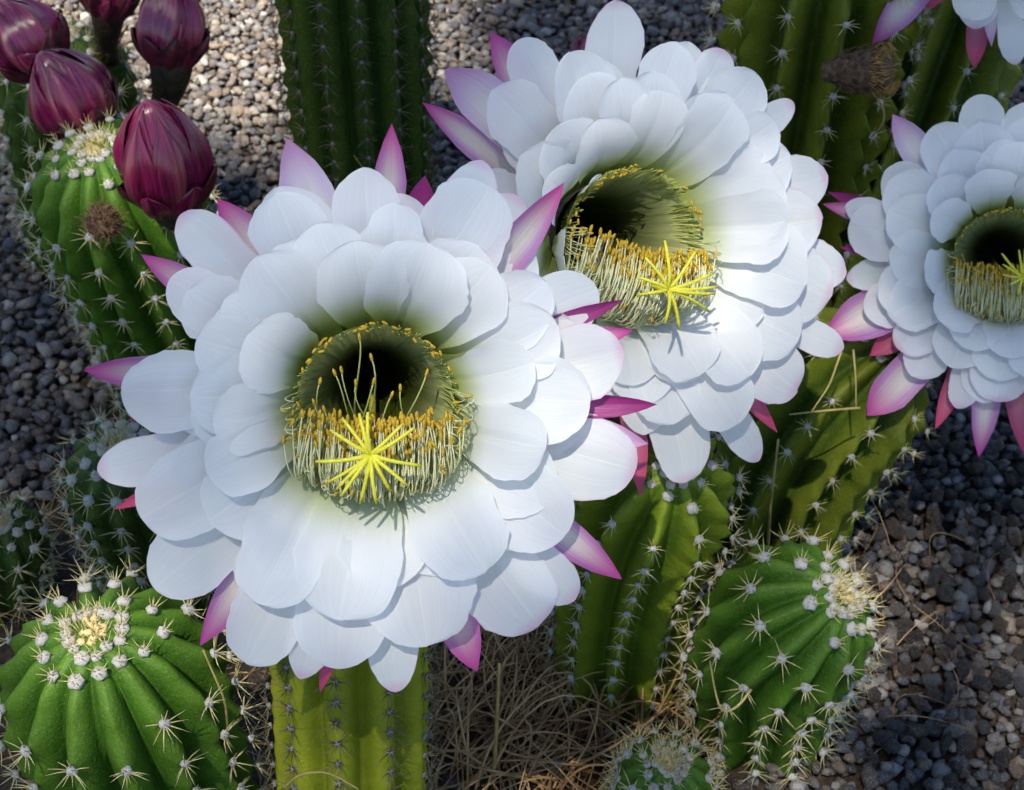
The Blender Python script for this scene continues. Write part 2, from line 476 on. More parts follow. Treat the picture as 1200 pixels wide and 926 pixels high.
def make_cactus(label, apex, base, R, ribs, depth, mat, spacing=.026, aro=.0029, spines='pale', lean=None, phase=0.0, dome=1.0, crown=True, grp=None, dimw=False, tub=.05, sharp=.25, sl=1.0):
    apex, base = np.asarray(apex, float), np.asarray(base, float)
    L = np.linalg.norm(apex - base)
    d = nrm(lean) if lean is not None else nrm(apex - base)
    cl = bez(apex, apex - d * L * .4, base + np.array((0, 0, 1)) * L * .3, base - np.array((0, 0, .012)), 60)
    seg = np.linalg.norm(np.diff(cl, axis=0), axis=1); al = np.concatenate(([0], np.cumsum(seg))); Ltot = al[-1]
    tg = np.gradient(cl, axis=0); tg /= np.linalg.norm(tg, axis=1)[:, None]
    def centre(a):
        return np.array([np.interp(a, al, cl[:, i]) for i in range(3)]), nrm([np.interp(a, al, tg[:, i]) for i in range(3)])
    # profile: apex dimple, dome, straight body; q runs along the surface
    La = R * dome
    prof = []
    for i in range(15):
        u = (i / 14)
        th = u * math.pi / 2
        prof.append((La * (1 - math.cos(th)**.95) , R * math.sin(th)**.9))
    prof[0] = (La * .03, R * .012)
    a = La
    while a < Ltot:
        a += R * .16
        prof.append((min(a, Ltot), R * (1 - .10 * (min(a, Ltot) / Ltot)**3)))
    prof = np.array(prof)
    arc = np.concatenate(([0], np.cumsum(np.linalg.norm(np.diff(prof, axis=0), axis=1))))
    k = 12; nseg = ribs * k
    root = empty('cactus', tuple(base))
    V, F, UV = [], [], []
    x0 = nrm(np.cross(-tg[0], (0.05, 1, 0.1))); frames = []
    ph = rng.uniform(0, 1, ribs)
    for i, (a, r) in enumerate(prof):
        c, t = centre(a)
        x0 = nrm(x0 - t * (x0 @ t)); y0 = np.cross(x0, t)
        frames.append((c, t, x0.copy(), y0))
        dep = depth * min(1, r / (R * .55))**1.2
        for j in range(nseg):
            th = 2 * math.pi * j / nseg
            w = abs(math.cos(ribs * (th - phase) / 2))
            ridx = int(round((th - phase) / (2 * math.pi) * ribs)) % ribs
            prf = (1 - sharp) * w**.62 + sharp * (1 - (1 - w * w)**.55)
            tuber = tub * w**4 * math.cos(2 * math.pi * (arc[i] / spacing - ph[ridx]))
            rr = r * (1 - dep * (1 - prf) + tuber * min(1, r / (R * .6)) + .012 * math.sin(3 * th + a * 40 + phase))
            V.append(c + rr * (math.cos(th) * x0 + math.sin(th) * y0) - base)
            UV.append((w, a / Ltot))
    m = len(prof)
    for i in range(m - 1):
        for j in range(nseg):
            F.append((i * nseg + j, (i + 1) * nseg + j, (i + 1) * nseg + (j + 1) % nseg, i * nseg + (j + 1) % nseg))
    c, t = centre(prof[0][0]); V.append(c - base); UV.append((1, 0)); top = len(V) - 1
    for j in range(nseg): F.append((top, j, (j + 1) % nseg))
    obj('stem', mesh('stem', V, F, M[mat], UV), root)
    # areoles on the crests
    nA = 0
    dark = spines == 'dark'
    for rI in range(ribs):
        th = phase + 2 * math.pi * rI / ribs
        q = (ph[rI] * spacing) % spacing
        ks = [q + spacing * i for i in range(40)]
        ks = sorted([R * rng.uniform(.15, .26)] + [R * rng.uniform(.34, .58)] + [x for x in ks if x > R * .80]) if crown else ks
        for qi in ks:
            if qi < .08 * R or qi > arc[-1] - .01: continue
            pi_ = np.array((np.interp(qi, arc, prof[:, 0]), np.interp(qi, arc, prof[:, 1])))
            i = int(np.clip(np.searchsorted(arc, qi) - 1, 0, m - 2))
            c, t = centre(pi_[0]); x0, y0 = frames[i][2], frames[i][3]
            rad = math.cos(th) * x0 + math.sin(th) * y0
            dp = nrm(prof[min(i + 1, m - 1)] - prof[i])
            nv = nrm(rad * dp[0] - t * dp[1])
            pos = c + rad * pi_[1] * (1 + tub * min(1, pi_[1] / (R * .6))) * 1.0
            px, py, dd = proj(pos)
            if not (-60 < px < 1260 and -60 < py < 1000): continue
            if nv @ nrm(CAM - pos) < -.35: continue
            pos = pos + nv * aro * .15
            small = min(1, .55 + qi / (R * 1.2))
            A = obj('areole', random.choice(AREO_D if dimw else AREO), root, tuple(pos - base))
            zq = Vector(nv).to_track_quat('Z', 'Y')
            A.rotation_euler = (zq @ Matrix.Rotation(rng.uniform(0, 6.28), 4, 'Z').to_quaternion()).to_euler()
            s = aro * rng.uniform(.85, 1.15) * (1.25 if qi < R else 1.0)
            A.scale = (s, s, s)
            S = obj('spines', random.choice(SP_D if dark else (SP_T if qi < R * .7 else SP)), A)
            S.scale = (sl / s, sl / s, sl / s); S['kind'] = 'stuff'
            nA += 1
    if crown:
        sp = Soup(); wl = Soup(); c, t = centre(La * .02)
        for i in range(70):
            a = rng.uniform(0, 6.28); rr = R * .13 * math.sqrt(rng.random())
            x0, y0 = frames[0][2], frames[0][3]
            o = c - t * (-.001) + rr * (math.cos(a) * x0 + math.sin(a) * y0) - base
            dd = nrm(-t + .9 * (rr / (R * .17)) * (math.cos(a) * x0 + math.sin(a) * y0) * rng.uniform(.2, 1.1) + rng.normal(size=3) * .15)
            ln = rng.uniform(.005, .011)
            sp.tube([o, o + dd * ln * .6, o + dd * ln], [.00036, .00028, .00006], 4)
            if i < 16: wl.blob(o + dd * .001, dd, .0026, .0022)
        obj('crown_wool', wl.mesh('crown_wool', M['crown_wool']), root)
        q = obj('crown_spines', sp.mesh('crown_spines', M['spine']), root); q['kind'] = 'stuff'
    tag(root, label, 'cactus', grp or 'ribbed cactus stems of the clump')
    return root, nA

def below(A, dx=0.0, dy=0.0):
    return np.array((A[0] + dx, A[1] + dy, 0.0))
A1 = P(107, 738, .72); A2 = P(405, 640, .74); A3 = P(790, 545, .80); A4 = P(988, 696, .82); A5 = P(1055, 400, .96)
A9 = P(112, 172, .97); A10 = P(70, 40, 1.16); A11 = P(138, 520, .90); A12 = P(0, 612, .98); A13 = P(783, 893, .85)
B6 = G(895, 400); B7 = G(985, 430); B8 = G(437, 330); A6 = P(985, -150, .97); A7 = P(1175, -140, 1.10)
cnt = {}
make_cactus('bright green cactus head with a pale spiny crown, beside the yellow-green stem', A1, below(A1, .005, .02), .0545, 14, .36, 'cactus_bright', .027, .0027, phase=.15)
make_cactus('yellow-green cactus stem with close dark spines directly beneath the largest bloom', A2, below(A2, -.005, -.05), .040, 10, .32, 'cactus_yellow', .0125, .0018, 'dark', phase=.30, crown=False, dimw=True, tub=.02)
make_cactus('sunlit green cactus stem leaning out below the second largest bloom', A3, G(722, 800), .043, 10, .42, 'cactus_sunlit', .020, .0022, lean=(.12, -.35, .8), phase=.2, sharp=.75, sl=.75)
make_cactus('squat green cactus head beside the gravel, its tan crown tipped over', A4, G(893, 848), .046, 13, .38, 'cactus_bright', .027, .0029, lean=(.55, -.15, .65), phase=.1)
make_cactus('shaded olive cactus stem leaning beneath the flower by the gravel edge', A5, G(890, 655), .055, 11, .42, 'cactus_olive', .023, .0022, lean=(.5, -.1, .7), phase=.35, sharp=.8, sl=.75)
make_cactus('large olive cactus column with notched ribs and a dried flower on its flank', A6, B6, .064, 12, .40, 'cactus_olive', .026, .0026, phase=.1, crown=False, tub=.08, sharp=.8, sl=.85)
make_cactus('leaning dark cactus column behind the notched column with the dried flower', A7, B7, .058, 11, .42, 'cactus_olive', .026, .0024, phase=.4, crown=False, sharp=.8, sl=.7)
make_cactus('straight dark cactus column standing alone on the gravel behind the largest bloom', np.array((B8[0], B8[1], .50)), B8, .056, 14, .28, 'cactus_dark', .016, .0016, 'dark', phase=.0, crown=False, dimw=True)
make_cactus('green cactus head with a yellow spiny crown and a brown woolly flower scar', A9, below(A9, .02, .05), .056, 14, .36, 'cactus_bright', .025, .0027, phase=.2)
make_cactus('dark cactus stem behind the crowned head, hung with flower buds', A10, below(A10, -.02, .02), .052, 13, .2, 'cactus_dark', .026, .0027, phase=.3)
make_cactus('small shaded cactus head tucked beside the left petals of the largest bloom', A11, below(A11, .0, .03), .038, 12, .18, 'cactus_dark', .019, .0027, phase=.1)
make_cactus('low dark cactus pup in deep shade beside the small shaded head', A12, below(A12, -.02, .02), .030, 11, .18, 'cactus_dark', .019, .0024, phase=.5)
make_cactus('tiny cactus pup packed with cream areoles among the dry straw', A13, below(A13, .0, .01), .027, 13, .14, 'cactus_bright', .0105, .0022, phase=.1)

# ------------------------------------------------------------------ flowers
LZ = [.009, .004, -.004, -.013]
def petal_grid(ctrl, T, w, f, cup, tipcurl, twist, wav, seed, nr=27, nc=14):
    r = np.random.default_rng(seed)
    q = np.linspace(0, 1, nr); s = 1 - (1 - q)**2.0
    cv = bez(*ctrl, 200); ss = np.linspace(0, 1, 200)
    C = np.stack([np.interp(s, ss, cv[:, i]) for i in range(3)], 1)
    tg = np.gradient(C, axis=0); tg /= np.linalg.norm(tg, axis=1)[:, None] + 1e-12
    V, UV, F = [], [], []
    e1, e2, e3 = r.uniform(0, 6.28, 3)
    for i in range(nr):
        Nn = np.cross(tg[i], T); Nn = nrm(Nn); Ti = nrm(np.cross(Nn, tg[i]))
        wi = w * f(s[i])
        for j in range(nc + 1):
            t = -1 + 2 * j / nc
            ed = abs(t)**3
            rough = 1 + ed * (wav * .5 * math.sin(9 * s[i] + e1 + (2 if t > 0 else 0)) + wav * .35 * math.sin(23 * s[i] + e2) + r.uniform(-.03, .03))
            lift = cup * wi * t * t * (1 - tipcurl * s[i]**3) + twist * wi * t + wav * w * .55 * ed * math.sin(7 * s[i] + e3 + 2.2 * t) - .05 * w * math.exp(-(t / .10)**2) * min(1, 3 * (1 - s[i]))
            p = C[i] + Ti * t * wi * rough + Nn * lift
            # rounded end: the sides stop earlier than the middle, with a ragged margin
            p = p + tg[i] * (r.uniform(-.012, .012) * w * (.85 < s[i] < .985))
            V.append(p); UV.append(((t + 1) / 2, s[i]))
    W = nc + 1
    for i in range(nr - 1):
        for j in range(nc):
            F.append((i * W + j, i * W + j + 1, (i + 1) * W + j + 1, (i + 1) * W + j))
    return V, F, UV
def f_white(sm, pt):
    def f(s):
        if s < sm: return .34 + .66 * math.sin(math.pi / 2 * s / sm)**1.5
        u = (s - sm) / (1 - sm)
        rd = math.sqrt(max(0, 1 - u**2.3))
        pn = (1 - u)**.8 * (1 + .55 * u)
        return (1 - pt) * rd + pt * pn + .004
    return f
def f_sepal(sm):
    def f(s):
        if s < sm: return .42 + .58 * math.sin(math.pi / 2 * s / sm)
        u = (s - sm) / (1 - sm)
        return max(.012, 1 - u**2.0)
    return f

KIND = {'w': ('petal', 'petal_white'), 'b': ('petal', 'petal_blush'), 'l': ('sepal', 'sepal_lilac'), 'p': ('sepal', 'sepal_pink'), 'm': ('sepal', 'sepal_magenta'), 'r': ('sepal', 'sepal_red')}
def make_flower(label, cpx, cpy, depth, a, b, k, petals, star, fill, tube_end, seed, free=(), down=None):
    r = np.random.default_rng(seed)
    c = P(cpx, cpy, depth)
    n = nrm(nrm(-ray(cpx, cpy)) + a * RIGHT - b * UP)
    u = nrm(np.cross(UP, n)); v = np.cross(n, u)
    root = empty('cactus_flower', tuple(c))
    def W(p): return p[0] * u + p[1] * v + p[2] * n          # flower frame to world offset
    def loc(px, py, h):                                        # where a sight line meets the flower's plane at height h
        d = ray(px, py); o = CAM - c
        tt = (h - o @ n) / (d @ n); q = o + d * tt
        return np.array((q @ u, q @ v, h)), tt
    def petal(lp, dep, wpx, layer, kind, i):
        h = lp[2]
        phi = math.atan2(lp[1], lp[0]); Rr = math.hypot(lp[0], lp[1])
        dl = r.uniform(-.12, .12)
        def pol(rr, z, f): return np.array((rr * math.cos(phi + f * dl), rr * math.sin(phi + f * dl), z))
        lf = layer / 3
        white = kind in 'wb'
        p0 = pol((.0235 + .003 * lf) * k, (-.032 - .020 * lf) * k, 1)
        p1 = pol((.035 + .006 * lf) * k, (-.006 - .024 * lf) * k, .8)
        rc = r.uniform(-.004, .006)
        p2 = pol(max(Rr * .70, .036 * k), h + (.000 - .004 * lf) * k + rc * .6, .3)
        p3 = pol(Rr, h, 0)
        T = np.array((-math.sin(phi), math.cos(phi), 0))
        w = .5 * wpx * dep / FPX
        if white:
            Lp = math.hypot(Rr - .024 * k, h + .032 * k) * 1.08
            f = f_white(1 - min(.42, max(.16, r.uniform(.85, 1.15) * w / Lp)), r.uniform(.0, .25) if layer < 1.3 else r.uniform(.15, .75))
            g = petal_grid((p0, p1, p2, p3), T, w * 1.04, f, r.uniform(.08, .30), r.uniform(.1, .9), r.uniform(-.10, .10), r.uniform(.05, .13), seed * 1000 + i)
        else:
            g = petal_grid((p0, p1, p2, p3), T, w * 1.12, f_sepal(r.uniform(.64, .80)), r.uniform(.25, .6), .4, r.uniform(-.3, .3), .02, seed * 1000 + i, 16, 8)
        nm, mt = KIND[kind]
        V = [W(p) for p in g[0]]
        obj(nm, mesh(nm, V, g[1], M[mt], g[2]), root)
    for i, (px, py, w, layer, kind) in enumerate(petals):
        lz = np.interp(layer, [0, 1, 2, 3], LZ) * k + r.uniform(-.002, .002)
        lp, dep = loc(px, py, lz)
        petal(lp, dep, w, layer, kind, i)
    for i, (num, Rf, w, layer, kind) in enumerate(fill):       # hidden rows between the visible petals
        for j in range(num):
            phi = 2 * math.pi * (j + r.uniform(-.2, .2)) / num + i * .4
            Rr = Rf * r.uniform(.93, 1.05)
            petal(np.array((Rr * math.cos(phi), Rr * math.sin(phi), np.interp(layer, [0, 1, 2, 3], LZ) * k + r.uniform(-.002, .002))), depth, w, layer, kind, 500 + i * 40 + j)
    # throat: an open funnel
    V, F, UV = [], [], []
    pr = [(-.012, .0300), (-.018, .0265), (-.027, .0225), (-.038, .0185), (-.052, .0145), (-.072, .0105), (-.105, .007), (-.112, .003)]
    ns = 48
    for i, (z, rr) in enumerate(pr):
        for j in range(ns):
            t = 2 * math.pi * j / ns
            V.append(W((rr * k * math.cos(t), rr * k * math.sin(t), z * k))); UV.append((j / ns, i / 7))
    for i in range(7):
        for j in range(ns): F.append((i * ns + j, i * ns + (j + 1) % ns, (i + 1) * ns + (j + 1) % ns, (i + 1) * ns + j))
    F.append(tuple(7 * ns + j for j in range(ns)))
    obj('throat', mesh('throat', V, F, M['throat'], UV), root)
    # floral tube curving back to its stem
    s = Soup(); e = np.asarray(tube_end) - c
    L = np.linalg.norm(e - W((0, 0, -.06 * k)))
    pts = bez(W((0, 0, -.040 * k)), W((0, 0, -.12 * k)), e * .75 + np.array((0, 0, .02)) + .25 * W((0, 0, -.14 * k)), e, 18)
    s.tube(pts, [(.0095 * (1 - i / 17)**1.3 + .0125) * k for i in range(18)], 18, cap=False)
    obj('floral_tube', s.mesh('floral_tube', M['tube']), root)
    # ring of stamens on the throat wall
    fil, ant = Soup(), Soup(); X3 = np.array
    def polr(ang, rr, z): return X3((rr * math.cos(ang), rr * math.sin(ang), z)) * k
    base_ang = -math.pi / 2 if down is None else down
    for i in range(200):
        ang = base_ang + math.pi + r.uniform(-2.35, 2.35)
        ang = ang + .05 * math.sin(ang * 9)
        sw = r.uniform(-.16, .16) + .10 * math.sin(ang * 2)
        zend = r.uniform(-.009, .001)
        re = r.uniform(.0290, .0320)
        pts = bez(polr(ang, .0155, -.055), polr(ang + sw * .3, .0205, -.035), polr(ang + sw * .6, .0285, -.014), polr(ang + sw, re, zend), 9)
        fil.tube([W(p) for p in pts], np.linspace(.00046, .00020, 9) * k, 3)
        if zend > -.005 and r.random() < .12 + .6 * (math.sin(ang * 7 + seed) > .35):
            ax = W(polr(ang + sw + math.pi / 2 + r.uniform(-.6, .6), 1, r.uniform(-.4, .4)))
            ant.blob(W(pts[-1]), ax, .00135 * k, .00055 * k)
    q = obj('ring_filaments', fil.mesh('ring_filaments', M['filament_green']), root); q['kind'] = 'stuff'
    # lower bundle: filaments come out along the lower wall and turn up
    fil = Soup(); cb, sb = math.cos(base_ang + math.pi / 2), math.sin(base_ang + math.pi / 2)
    def rotb(p): return X3((p[0] * cb - p[1] * sb, p[0] * sb + p[1] * cb, p[2])) * k
    for i in range(420):
        x = r.normal(0, .50); x = max(-1, min(1, x)) * .0275
        side = abs(x) / .030
        ve = r.uniform(-.019, -.004) * (1 - .25 * side) + .004 * side
        if r.random() < .12: ve -= .006
        dn = -.040 + .010 * side**2 + r.uniform(-.004, .006)
        ze = r.uniform(.001, .013)
        pts = bez(rotb((x * .45, -.013, -.055)), rotb((x * 1.0, dn + .004, -.020)), rotb((x * 1.16, dn * 1.12, ze + .008)), rotb((x + r.normal() * .0028, ve, ze)), 11)
        fil.tube([W(p) for p in pts], np.linspace(.00044, .00030, 11) * k, 3)
        dirv = nrm(pts[-1] - pts[-2]) + r.normal(size=3) * .25
        ant.blob(W(pts[-1]), W(dirv), .0019 * k, .00068 * k)
    for i in range(46):                                        # hanging loops at the lip
        ang = base_ang + r.uniform(-1.75, 1.75)
        pts = bez(polr(ang, .019, -.040), polr(ang, .030, -.012), polr(ang, r.uniform(.037, .042), .008), polr(ang + r.uniform(-.1, .1), r.uniform(.028, .035), r.uniform(.006, .014)), 9)
        fil.tube([W(p) for p in pts], np.linspace(.00036, .00024, 9) * k, 3)
        if r.random() < .4: ant.blob(W(pts[-1]), W(polr(ang + math.pi, 1, .3)), .0015 * k, .00055 * k)
    q = obj('bundle_filaments', fil.mesh('bundle_filaments', M['filament']), root); q['kind'] = 'stuff'
    q = obj('anthers', ant.mesh('anthers', M['anther']), root); q['kind'] = 'stuff'
    for (px, py) in free:                                      # single stamens standing free in the throat
        e3, _ = loc(px, py, -.004 * k)
        s = Soup(); st = e3 * np.array((.6, .2, 1)) + np.array((r.uniform(-.012, .012), -.018, -.030)) * k
        pts = bez(st, st * .5 + e3 * .5 + np.array((r.uniform(-.006, .006), -.014, .004)) * k, e3 + np.array((r.uniform(-.005, .005), -.008, 0)) * k, e3, 10)
        s.tube([W(p) for p in pts], np.linspace(.00042, .00028, 10) * k, 4)
        so = obj('stamen', s.mesh('stamen', M['filament_green']), root)
        s = Soup(); s.blob(W(e3), W(pts[-1] - pts[-3]), .0018 * k, .00062 * k)
        obj('anther', s.mesh('anther', M['anther']), so)
    # pistil: style and starry stigma
    if star:
        sc, tips = star
        hz = .024 * k
        cc, _ = loc(sc[0], sc[1], hz)
        s = Soup(); pts = bez(np.array((0, -.004, -.095)) * k, np.array((0, -.012, -.04)) * k, cc * np.array((1, 1, 0)) + np.array((0, 0, -.004)), cc, 14)
        s.tube([W(p) for p in pts], np.linspace(.0015, .00145, 14) * k, 8)
        st = obj('pistil', s.mesh('pistil', M['stigma']), root)
        for (tx, ty) in tips:
            te, _ = loc(tx, ty, hz + r.uniform(-.003, .005))
            s = Soup(); mid = (cc + te) / 2 + np.array((r.uniform(-.001, .001), r.uniform(-.001, .001), r.uniform(.002, .0045))) * k
            pts = bez(cc, cc * .6 + mid * .4 + np.array((0, 0, .003)) * k, mid, te, 9)
            s.tube([W(p) for p in pts], np.array([.00085, .0009, .0009, .00085, .0008, .00075, .00072, .0007, .0005]) * k, 6)
            obj('stigma_lobe', s.mesh('stigma_lobe', M['stigma']), st)
    tag(root, label, 'flower', 'open white cactus flowers')
    return root

F1 = [ # tip x, tip y, width, layer, kind
 (249,497,84,.1,'w'),(243,556,78,.0,'w'),(222,466,100,.8,'w'),(230,398,84,.9,'w'),(290,392,96,.5,'w'),(302,300,98,.7,'w'),(262,352,74,1.1,'w'),
 (322,227,94,1.6,'w'),(212,251,62,2.0,'b'),(255,233,42,2.7,'p'),(165,298,36,2.6,'p'),(199,327,68,1.9,'w'),(336,162,60,2.4,'l'),(372,262,84,.9,'w'),
 (428,196,78,1.7,'w'),(459,145,36,2.6,'p'),(566,188,62,1.9,'b'),(608,230,64,2.2,'b'),(575,218,106,1.2,'w'),(661,214,44,1.5,'p'),(464,238,64,.9,'w'),
 (415,282,104,.35,'w'),(505,286,116,.2,'w'),(577,312,98,.45,'w'),(640,330,90,.9,'w'),(700,338,72,1.8,'w'),(732,351,22,1.6,'m'),(742,387,34,2.0,'p'),
 (731,410,88,1.6,'b'),(770,474,26,1.8,'m'),(759,520,40,2.1,'l'),(652,378,96,.6,'w'),(626,425,76,.0,'w'),(692,470,100,.9,'w'),(640,524,86,.1,'w'),
 (745,550,98,1.7,'b'),(729,679,38,2.5,'p'),(675,702,60,2.1,'b'),(662,628,98,.9,'w'),(570,669,104,.1,'w'),(632,733,108,1.5,'b'),(501,757,128,1.0,'w'),
 (559,787,42,2.6,'p'),(398,727,122,.2,'w'),(465,811,56,2.3,'b'),(395,784,104,1.5,'w'),(375,812,28,2.8,'r'),(352,796,58,2.2,'b'),(288,777,88,1.9,'w'),
 (234,757,40,2.5,'p'),(300,706,96,.6,'w'),(181,690,86,1.8,'w'),(165,607,102,1.1,'w'),(134,597,26,2.7,'r'),(114,551,56,2.0,'b'),(142,458,98,1.5,'w'),
 (98,434,40,2.5,'p'),(150,492,26,2.8,'m'),(498,206,40,2.8,'m')]
S1 = ((434,532), [(431,483),(421,485),(401,490),(387,504),(370,541),(385,565),(394,574),(400,581),(422,590),(441,590),(457,576),(477,569),(494,546),(486,501),(472,497)])
FREE1 = [(435,419),(421,395),(392,437),(400,434),(500,437),(469,455),(417,449),(438,447),(375,447),(459,463),(368,472),(380,480)]
make_flower('largest white cactus bloom, facing out with a fifteen-armed yellow stigma, overlapping another bloom', 441, 478, .59, .02, .20, 1.0, F1, S1,
            [(12, .074, 104, 1.3, 'w'), (12, .086, 84, 2.1, 'w')], A2 + np.array((0, .0, -.004)), 3, FREE1)

F2 = [
 (495,120,34,2.6,'p'),(521,81,54,2.2,'l'),(575,38,44,2.3,'p'),(576,106,80,1.7,'w'),(607,47,64,1.8,'w'),(668,61,80,1.6,'w'),(721,0,68,2.2,'b'),(650,150,92,.9,'w'),
 (725,92,66,.8,'w'),(700,140,76,.5,'w'),(692,212,28,-.2,'w'),(793,49,70,1.3,'w'),(778,107,72,.2,'w'),(848,58,54,2.0,'b'),(886,86,76,1.6,'w'),(930,120,36,2.3,'b'),
 (860,120,84,.2,'w'),(908,142,60,1.0,'w'),(926,182,76,1.3,'w'),(970,205,62,2.0,'b'),(964,256,80,1.6,'b'),(920,222,92,.15,'w'),(924,262,84,.1,'w'),(946,300,74,.8,'w'),
 (992,318,54,2.0,'b'),(974,348,90,1.6,'b'),(944,334,74,.3,'w'),(936,398,84,.9,'w'),(988,410,38,2.3,'b'),(934,458,82,1.7,'b'),(864,497,82,.9,'w'),(888,541,42,2.3,'b'),
 (805,565,70,1.9,'b'),(790,497,88,.9,'w'),(911,507,22,2.8,'r'),(742,452,74,.8,'w'),(755,510,60,1.8,'w'),(751,582,26,2.6,'r'),(880,440,80,.4,'w'),(820,440,84,.3,'w'),
 (640,210,70,1.2,'w'),(660,300,60,.9,'w')]
S2 = ((782,339), [(779,282),(756,302),(747,325),(746,346),(779,379),(796,385),(831,365),(838,344),(841,336),(836,320),(815,295)])
make_flower('second largest white cactus bloom, turned aside behind the largest, its throat deep green', 750, 282, .735, .48, .08, 1.10, F2, S2,
            [(12, .078, 88, 1.3, 'w'), (12, .092, 70, 2.1, 'w')], A3 + np.array((-.01, .01, .0)), 5, [(700,300),(712,312),(688,318)], down=-math.pi / 2 - .15)
F3 = [
 (1046,134,34,2.5,'l'),(970,225,18,2.8,'m'),(964,239,22,2.7,'p'),(984,290,20,2.7,'m'),(992,327,36,2.2,'b'),(966,394,50,2.5,'p'),(1016,487,42,2.3,'p'),(1096,503,22,2.7,'r'),
 (1147,536,30,2.6,'p'),(1200,532,26,2.7,'r'),(1019,417,30,2.8,'r'),
 (1146,111,50,2.0,'w'),(1208,120,54,2.0,'w'),(1095,147,66,1.6,'w'),(1148,143,64,1.5,'w'),(1040,214,66,1.5,'w'),(991,240,36,2.1,'w'),(994,266,64,1.7,'w'),(1157,198,54,.3,'w'),
 (1096,212,58,.9,'w'),(1200,166,60,1.0,'w'),(1094,248,52,.3,'w'),(1030,352,70,1.3,'w'),(1051,408,50,1.9,'b'),(1122,479,38,2.0,'b'),(1168,471,66,1.4,'b'),(1130,408,66,.5,'w'),
 (1085,330,60,.3,'w'),(1100,375,64,.1,'w'),(1225,440,64,.8,'w'),(1190,420,64,.3,'w'),(1230,200,58,.4,'w'),(1265,250,60,.4,'w'),(1275,320,60,.4,'w'),(1255,385,60,.5,'w'),
 (1290,170,58,1.5,'w'),(1330,230,58,1.6,'w'),(1345,310,60,1.6,'w'),(1320,390,60,1.6,'w'),(1280,460,58,1.7,'b'),(1350,150,34,2.6,'p'),(1370,400,34,2.6,'p'),(1290,525,34,2.6,'p')]
S3 = ((1198,325), [(1174,297),(1175,310),(1175,322),(1183,334),(1193,346),(1194,293),(1201,292),(1222,330),(1215,345),(1218,308),(1210,297)])
make_flower('shaded white cactus bloom beside the olive column, long pink sepals hanging over gravel', 1180, 306, .90, .10, .06, .97, F3, S3,
            [(12, .070, 66, 1.3, 'w'), (12, .084, 56, 2.1, 'w')], A5 + np.array((.01, .01, .0)), 8, [(1140,318),(1128,300)])
F4 = [
 (1022,52,34,2.2,'p'),(1087,11,26,2.7,'r'),(1143,34,44,1.5,'b'),(1190,76,30,2.0,'b'),(1142,81,22,2.5,'r'),(1162,55,16,2.3,'l'),(1222,22,50,1.6,'w'),(1200,-5,60,.8,'w'),
 (1110,-20,50,1.0,'w'),(1070,-60,54,1.4,'w'),(1260,-20,54,1.4,'w'),(1150,-10,56,.5,'w'),(1040,-120,54,1.5,'w'),(1080,-200,54,1.5,'w'),(1150,-240,54,1.5,'w'),(1230,-220,54,1.5,'w'),
 (1280,-150,54,1.5,'w'),(1290,-90,54,1.5,'w'),(1000,-60,34,2.6,'p'),(1300,20,34,2.6,'p')]
T7 = A7 + np.array((-.01, -.01, -.01))
make_flower('white bloom at the top of the leaning dark column, pink sepals drooping', 1165, -110, .92, .05, .35, .95, F4, None,
            [(11, .066, 52, 1.2, 'w'), (11, .052, 48, .5, 'w')], T7, 11)

